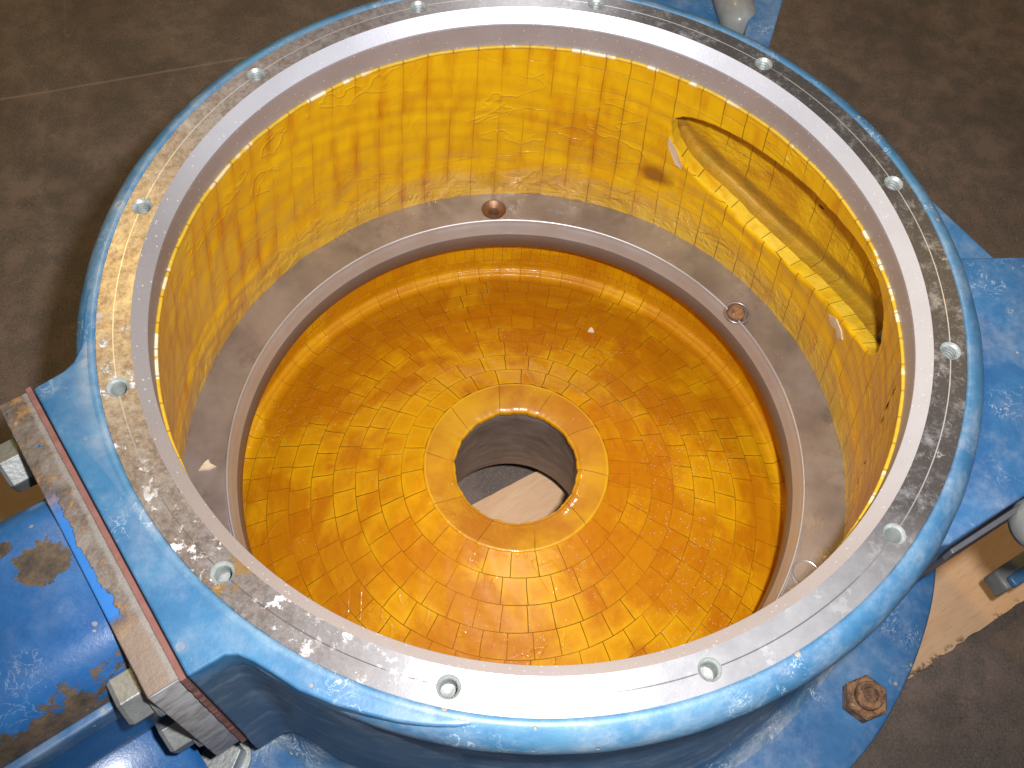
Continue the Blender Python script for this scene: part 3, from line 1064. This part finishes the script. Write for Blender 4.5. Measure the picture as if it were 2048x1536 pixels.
# rusty stud standing at the lip
bc = (0.722, 0.594, -0.932)
st = mk('rusty_stud', *revolve(frame(bc, (0, 0, 1)), [(0.032, -0.01), (0.032, 0.010), (0.029, 0.020), (0.020, 0.027), (0.001, 0.029)], 28), MRUST, ring)
st['label'] = 'rusty brown stud head sunk at the inner lip of the ring'
tor = []
for i in range(40):
    a = 2 * pi * i / 40
    tor.append([(bc[0] + 0.006 + (0.043 + 0.005 * cos(b)) * cos(a), bc[1] + 0.006 + (0.043 + 0.005 * cos(b)) * sin(a), bc[2] + 0.004 * sin(b)) for b in
                [2 * pi * j / 10 for j in range(11)]])
tv_, tf_ = grid(tor, True)
mk('stud_seat', tv_, tf_, MR, st)

# ------------------------------------------------------------------ lower chamber lining
wf = noise1(60, 9, 0.004)


def floorz(r):
    return -1.0675 + (r - 0.308) * (-1.36 + 1.0675) / (1.0 - 0.308)


lowp = [(1.0, -1.045), (1.004, -1.10), (1.004, -1.20), (1.003, -1.315), (1.001, -1.330), (0.998, -1.3345), (0.992, -1.3355), (0.988, -1.3375), (0.985, -1.345), (0.980, -1.3515), (0.970, -1.352), (0.95, -1.346)]
prof = fine(lowp, 0.02) + [(r, floorz(r)) for r in np.linspace(0.93, 0.312, 60)]


def wobf(a, r, z):
    return (0.004 * wf(a * 1 + z * 3) / 0.004 * 0.6, 0.0006 * sin(a * 9 + r * 31) * cos(a * 5 - r * 17) + 0.0005 * sin(a * 23 - r * 60))


fv_, ff_ = lathe(prof, 420, wob=wobf)
ff_ = orient_to(fv_, ff_, (0, 0, 3.0))
lowl = mk('floor_lining', fv_, ff_, MF, root)
lowl['label'] = 'conical floor of amber tiles laid in rings around the outlet'


def m_hub():
    t = T('hub_tiles')
    t.polar()
    u = (t.th / (2 * pi)) * 10.0 + (t.r - 0.25) * 1.2
    u = u + (t.white(u.floor(), 2.0) - 0.5) * 0.0
    k = t.white(u.floor(), 1.0)
    bl = t.ss(t.noise(4.5, 4, 0.6, off=3), 0.38, 0.62)
    amber = (bl * 0.75 + (k - 0.4) * 0.25 + 0.12).max(0.0).min(1.0)
    c = t.mix(amber, (0.55, 0.290, 0.003), (0.37, 0.130, 0.002))
    j = (1.0 - t.ss(edge_dist(t, u), 0.002, 0.010)) * t.ss(t.noise(5, 1, off=8), 0.35, 0.5)
    c = t.mix(j * 0.7, c, (0.12, 0.045, 0.003))
    e = t.ss(t.r, 0.300, 0.306).max(1.0 - t.ss(t.r, 0.209, 0.214))
    c = t.mix(e * 0.35, c, (0.85, 0.48, 0.01))
    sp = (1.0 - t.ss(t.voro(48), 0.08, 0.14)) * t.ss(t.noise(9, 2, off=20), 0.55, 0.65)
    c = t.mix(sp * 0.6, c, (0.7, 0.55, 0.4))
    h = t.noise(7, 4, off=9) * 0.3 - j * 0.5 + t.ss(t.noise(11, 4, dist=1.0, off=12), 0.4, 0.7) * t.ss(t.y, 0.0, -0.25) * t.ss(t.x, 0.15, -0.1)
    return t.set(Base_Color=c, Roughness=0.4, Coat_Weight=0.6, Coat_Roughness=0.08, Normal=t.bump(h, 0.5, 0.009))


nh = noise1(70, 6, 0.003)


def poly_r(a, r, z):            # tiles make the hole slightly many-sided
    if r > 0.27: return (nh(a) * 0.4, 0)
    seg = 2 * pi / 16
    q = (a / seg) % 1.0 - 0.5
    f = 1.0 / cos(q * seg) * cos(seg / 2)
    return (r * (f - 1) * 0.8 + nh(a), 0)


hubp = [(0.3125, -1.0720), (0.3095, -1.0675), (0.3070, -1.0660), (0.303, -1.0660), (0.28, -1.0680), (0.25, -1.0705), (0.225, -1.076), (0.2105, -1.0795),
        (0.2075, -1.0845), (0.2065, -1.092), (0.209, -1.103)]
hub = mk('hub_ring', *lathe(hubp, 320, wob=poly_r), MF and m_hub(), root)
hub['label'] = 'raised ring of wide amber tiles around the outlet hole'
hv = hub.data

pp = [(0.213, -1.099), (0.226, -1.102), (0.231, -1.115), (0.231, -1.128), (0.2235, -1.135), (0.226, -1.25), (0.238, -1.42), (0.256, -1.55), (0.272, -1.63),
      (0.276, -1.65)]
pipe = mk('outlet_pipe', *lathe(fine(pp, 0.03), 160), MOUT, root)
pipe['label'] = 'bare steel bore of the central outlet'
nick = [(0.185, 0.052, 1), (-0.2, 0.03, 2)]
for (ang, hgt, sd) in ((radians(-3), 0.035, 1), (radians(188), 0.030, 2), (radians(97), 0.02, 3)):
    r_ = 0.2165
    pts = [Vector((r_ * cos(ang - 0.05), r_ * sin(ang - 0.05), -1.103)), Vector((r_ * cos(ang + 0.06), r_ * sin(ang + 0.06), -1.103)),
           Vector((r_ * 1.005 * cos(ang + 0.03), r_ * 1.005 * sin(ang + 0.03), -1.103 - hgt)), Vector((r_ * 1.004 * cos(ang - 0.04), r_ * 1.004 * sin(ang - 0.04), -1.103 - hgt * 0.8))]
    o2 = [q * 1.0 + Vector((cos(ang), sin(ang), 0)) * 0.004 for q in pts]
    v = [tuple(q) for q in pts + o2]
    mk('bare_chip', v, [(0, 1, 2, 3), (7, 6, 5, 4), (0, 4, 5, 1), (1, 5, 6, 2), (2, 6, 7, 3), (3, 7, 4, 0)], MCHIP, hub, smooth=False)

# ------------------------------------------------------------------ inlet block at the left, its gasket, plate and pipe
NB = Vector((-0.772, -0.636, 0)).normalized()
TB = Vector((0.636, -0.772, 0)).normalized()


def nt(n, t, z=None):
    p = NB * n + TB * t
    return (p.x, p.y) if z is None else (p.x, p.y, z)


def arc_pts(c, r, a0, a1, k=8):
    return [(c[0] + r * cos(radians(a0 + (a1 - a0) * i / k)), c[1] + r * sin(radians(a0 + (a1 - a0) * i / k))) for i in range(k + 1)]


sideA = [(1.120, -0.368), (1.05, -0.373), (1.020, -0.383), (0.990, -0.412), (0.968, -0.452), (0.948, -0.492), (0.922, -0.535), (0.893, -0.572), (0.86, -0.61)]
sideB = [(0.680, 0.800), (0.712, 0.789), (0.745, 0.770), (0.775, 0.748), (0.803, 0.725), (0.830, 0.700), (0.870, 0.657), (0.912, 0.607), (0.956, 0.543), (0.982, 0.485), (1.002, 0.444), (1.020, 0.416), (1.042, 0.403), (1.120, 0.400)]
ia = [(1.0415 * cos(a), 1.0415 * sin(a)) for a in np.linspace(-0.60, 0.855, 70)]
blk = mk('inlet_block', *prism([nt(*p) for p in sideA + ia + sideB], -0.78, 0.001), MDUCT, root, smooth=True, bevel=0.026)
blk['label'] = 'blue painted inlet block merging into the rim on the left'
# gasket: thin red sheet with a ragged lower edge
rd = random.Random(8)
gpts = [(-0.372, 0.004)] + [(x, 0.004 + rd.uniform(-0.002, 0.002)) for x in np.linspace(-0.36, 0.38, 30)] + [(0.402, 0.004)]
gpts += [(0.402 + rd.uniform(-0.001, 0.003), z) for z in np.linspace(-0.03, -0.62, 40)] + [(0.39, -0.66), (-0.37, -0.66)]
gv_ = [nt(1.1225, a, z) for a, z in gpts] + [nt(1.134, a, z) for a, z in gpts]
n_ = len(gpts)
gF = [tuple(range(n_)), tuple(range(2 * n_ - 1, n_ - 1, -1))] + [(i, (i + 1) % n_, n_ + (i + 1) % n_, n_ + i) for i in range(n_)]
gk = mk('gasket', gv_, gF, MGASK, root, smooth=False)
gk['label'] = 'thin red gasket between the inlet block and the rusty plate'
pl_ = mk('inlet_flange', *prism([nt(1.1345, -0.366), nt(1.200, -0.366), nt(1.200, 0.397), nt(1.1345, 0.397)], -0.62, 0.002), MPLATE, root,
         smooth=True, bevel=0.004)
pl_['label'] = 'rusty steel flange plate with flaking blue paint'


def superell(hw, hh, e, k=72):
    out = []
    for i in range(k):
        a = 2 * pi * i / k
        c, s = cos(a), sin(a)
        out.append((hw * abs(c) ** (2 / e) * (1 if c > 0 else -1), hh * abs(s) ** (2 / e) * (1 if s > 0 else -1)))
    return out


PR = []
for n, hw, hh in ((1.2005, 0.243, 0.275), (1.22, 0.243, 0.276), (1.35, 0.244, 0.277), (1.6, 0.246, 0.279), (2.1, 0.249, 0.282)):
    PR.append([nt(n, 0.066 + a, -0.290 + b) for a, b in superell(hw, hh, 3.8)])
PV, PF = grid([list(q) + [q[0]] for q in PR])
PF = orient_to(PV, PF, (NB.x * 1.6, NB.y * 1.6, -0.318))
PF = [tuple(reversed(f)) for f in PF]
ip = mk('inlet_pipe', PV, PF, MPIPE, root)
ip['label'] = 'saturated blue inlet duct with big brown rust patches'
# seam bar along the duct's lower side edge
mk('seam_bar', *prism([nt(1.205, 0.300), nt(2.1, 0.308), nt(2.1, 0.330), nt(1.205, 0.322)], -0.22, -0.15), MWORN and MLOW, ip, smooth=True, bevel=0.006)
# lower blue pipe below the duct
LPp = []
for n, r_ in ((1.235, 0.36), (1.26, 0.385), (1.60, 0.39), (2.3, 0.39)):
    LPp.append([nt(n, 0.18 + r_ * cos(b), -0.98 + r_ * sin(b)) for b in [2 * pi * j / 60 for j in range(61)]])
v_, F_ = grid(LPp)
F_ = [tuple(reversed(f)) for f in orient_to(v_, F_, (NB.x * 1.7 + TB.x * .18, NB.y * 1.7 + TB.y * .18, -0.98))]
lp_ = mk('lower_pipe', v_, F_, MPIPE, root)
lp_['label'] = 'second blue pipe below the inlet duct'
for (n, w) in ((1.78, 0.035),):
    v_, F_ = grid([[nt(nn, 0.18 + rr * cos(b), -0.98 + rr * sin(b)) for b in [2 * pi * j / 60 for j in range(61)]] for nn, rr in
                   ((n, 0.38), (n, 0.42), (n + w, 0.42), (n + w, 0.38))])
    F_ = [tuple(reversed(f)) for f in orient_to(v_, F_, (NB.x * n + TB.x * .18, NB.y * n + TB.y * .18, -0.98))]
    mk('pipe_collar', v_, F_, MZINC, lp_, smooth=False)


def hexbolt(parent, pos, ax, R=0.062, H=0.048, rot=0.2, mat=None, washer=True, name='hex_bolt'):
    fr = frame(pos, ax)
    mat = mat or MZINC
    o = mk(name, *revolve(fr, [(R * 1.0, 0.012), (R * 1.0, 0.012 + H * 0.82), (R * 0.90, 0.012 + H)], hexa=True, rot=rot), mat, parent,
           smooth=False, bevel=0.0025)
    if washer:
        mk('washer', *revolve(fr, [(R * 1.16, 0.0), (R * 1.18, 0.004), (R * 1.16, 0.011)], 36), mat, o, smooth=False)
    return o


hexbolt(pl_, nt(1.2005, 0.325, -0.130), NB, 0.060, 0.055, 0.1)
hexbolt(pl_, nt(1.2005, 0.320, -0.490), NB, 0.060, 0.055, 0.4)
hexbolt(pl_, nt(1.2005, -0.292, -0.130), NB, 0.060, 0.055, 0.3)
hexbolt(pl_, nt(1.2005, -0.292, -0.490), NB, 0.060, 0.055, 0.0)
lb_ = hexbolt(root, (1.257 * cos(radians(235.2)), 1.257 * sin(radians(235.2)), -0.9045), (0, 0, 1), 0.060, 0.06, 0.3)
# rusty nut and bolt end on the lower flange
nb = (1.262 * cos(radians(-34.9)), 1.262 * sin(radians(-34.9)), -0.9068)
nut = hexbolt(root, nb, (0, 0, 1), 0.064, 0.050, 0.45, MRUST, False, 'rusty_nut')
nut['label'] = 'rusty hexagonal nut on the lower flange at bottom right'
mk('bolt_end', *revolve(frame(nb, (0, 0, 1)), [(0.040, 0.05), (0.040, 0.078), (0.036, 0.084), (0.022, 0.085), (0.020, 0.078), (0.004, 0.078)], 36), MRUST, nut, smooth=False)

# ------------------------------------------------------------------ right-hand ducts, bracket and leg
poly = [(1.06, 0.262), (1.105, 0.262), (1.290, 0.288), (1.75, 0.352), (1.95, 0.14), (1.345, -0.285), (0.985, -0.545), (0.93, -0.58)]
inner_arc = [(1.057 * cos(a), 1.057 * sin(a)) for a in np.linspace(radians(-32), radians(13.8), 24)]
rdck = mk('outlet_duct', *prism(inner_arc[::-1] + [(0.90, -0.56), (0.968, -0.560), (1.345, -0.288), (1.95, 0.14), (1.75, 0.352), (1.290, 0.288), (1.105, 0.262)][0:0]
          + [(0.905, -0.575), (0.975, -0.556), (1.345, -0.290), (1.95, 0.14), (1.75, 0.345), (1.286, 0.285), (1.08, 0.256)], -0.62, -0.10), MLOW, root, bevel=0.02)
rdck['label'] = 'blue duct leaving the casing on the right'
mk('duct_edge', *prism([(0.985, -0.5585), (1.36, -0.289), (1.95, 0.135), (1.96, 0.125), (1.37, -0.301), (0.99, -0.570)], -0.175, -0.125), MDARK, rdck, smooth=False, bevel=0.004)
# white worn lug at the duct's end
lg = mk('worn_lug', *revolve(frame((1.232, -0.455, -0.15), (0.86, 0.42, 0.0)), [(0.02, -0.075), (0.045, -0.066), (0.062, -0.04), (0.068, 0.0), (0.070, 0.4)], 28), MWORN, rdck)
lg['label'] = 'white worn rounded lug on the right-hand duct'
N2, T2 = -NB, -TB


def nt2(n, t, z=None):
    p = N2 * n + TB * t
    return (p.x, p.y)


arc2 = [nt2(1.10 * cos(a), 1.10 * sin(a)) for a in np.linspace(-0.36, 0.52, 24)]
sb = mk('inlet_housing', *prism(arc2 + [nt2(1.128, 0.57), nt2(1.135, 0.3), nt2(1.135, -0.42)], -0.305, -0.13), MLOW, root, bevel=0.004)
sb['label'] = 'darker blue housing corner behind the rim on the right'
arc3 = [nt2(1.19 * cos(a), 1.19 * sin(a)) for a in np.linspace(-0.50, 0.52, 24)]
mk('housing_shell', *prism(arc3 + [nt2(1.16, 0.60), nt2(1.30, 0.50), nt2(1.30, -0.40)], -0.80, -0.30), MLOW, sb, bevel=0.01)

# top bracket
brk = mk('top_bracket', *prism([(0.20, 1.075), (0.62, 0.900), (0.62, 1.05), (0.76, 1.60), (0.10, 1.60), (0.12, 1.085)], -0.30, -0.16), MLOW, root, bevel=0.01)
brk['label'] = 'blue bracket running out from the rim at the top'
bar = mk('bracket_rib', *prism([(0.555, 0.955), (0.622, 0.915), (0.640, 1.00), (0.79, 1.60), (0.69, 1.60), (0.565, 1.04)], -0.34, -0.085), MLOW, brk, bevel=0.006)
# grey worn peg lying on the bracket
pg = mk('worn_peg', *revolve(frame((0.555, 1.155, -0.125), (-0.13, 0.62, 0.02)), [(0.015, -0.075), (0.042, -0.066), (0.056, -0.040), (0.060, 0.0), (0.060, 0.5)], 28), MWORN, brk)
pg['label'] = 'grey worn rounded peg on the top bracket'

leg = mk('cross_bar', *prism([(1.742, -0.090), (1.782, -0.160), (2.30, 0.20), (2.26, 0.27)], -1.50, -1.40), MWORN, root, bevel=0.012)
leg['label'] = 'white scuffed blue bar end above the plywood at right'
mk('bar_cover', *prism([(1.775, -0.120), (1.80, -0.155), (2.30, 0.19), (2.28, 0.24)], -1.402, -1.37), MLOW, leg, bevel=0.01)
for aa in (100, 195, 280):
    a = radians(aa)
    lp = [(1.20, -0.09), (1.33, -0.09), (1.33, 0.09), (1.20, 0.09)]
    lp = [(p * cos(a) - q * sin(a), p * sin(a) + q * cos(a)) for p, q in lp]
    mk('support_leg', *prism(lp, -1.905, -0.98), MLOW, root, bevel=0.01)

# ------------------------------------------------------------------ loose debris
def chip(name, label, cat, loc, pts, h, mat):
    n = len(pts)
    v = [(x, y, 0) for x, y in pts] + [(x * 0.8, y * 0.8, h) for x, y in pts]
    F = [tuple(range(n - 1, -1, -1)), tuple(range(n, 2 * n))] + [(i, (i + 1) % n, n + (i + 1) % n, n + i) for i in range(n)]
    o = mk(name, v, F, mat, smooth=False)
    o.location = (loc[0] * S, loc[1] * S, (loc[2] - ZG) * S)
    return tag(o, label, cat)


r_, a_ = 0.70, radians(72)
chip('ceramic_chip', 'small white chip lying on the tiled floor behind the outlet hole', 'chip', (0.24, 0.665, floorz(0.707) + 0.002),
     [(-.014, -.010), (.016, -.006), (.010, .010), (.0, .018), (-.008, .006)], 0.006, MCHIP)
chip('resin_flake', 'pale ragged flake caught on the wear ring at far left', 'flake', (-0.972, -0.165, -0.9440),
     [(-.028, -.018), (.004, -.012), (.026, .002), (.006, .010), (-.004, .026), (-.016, .012)], 0.009, MCHIP)
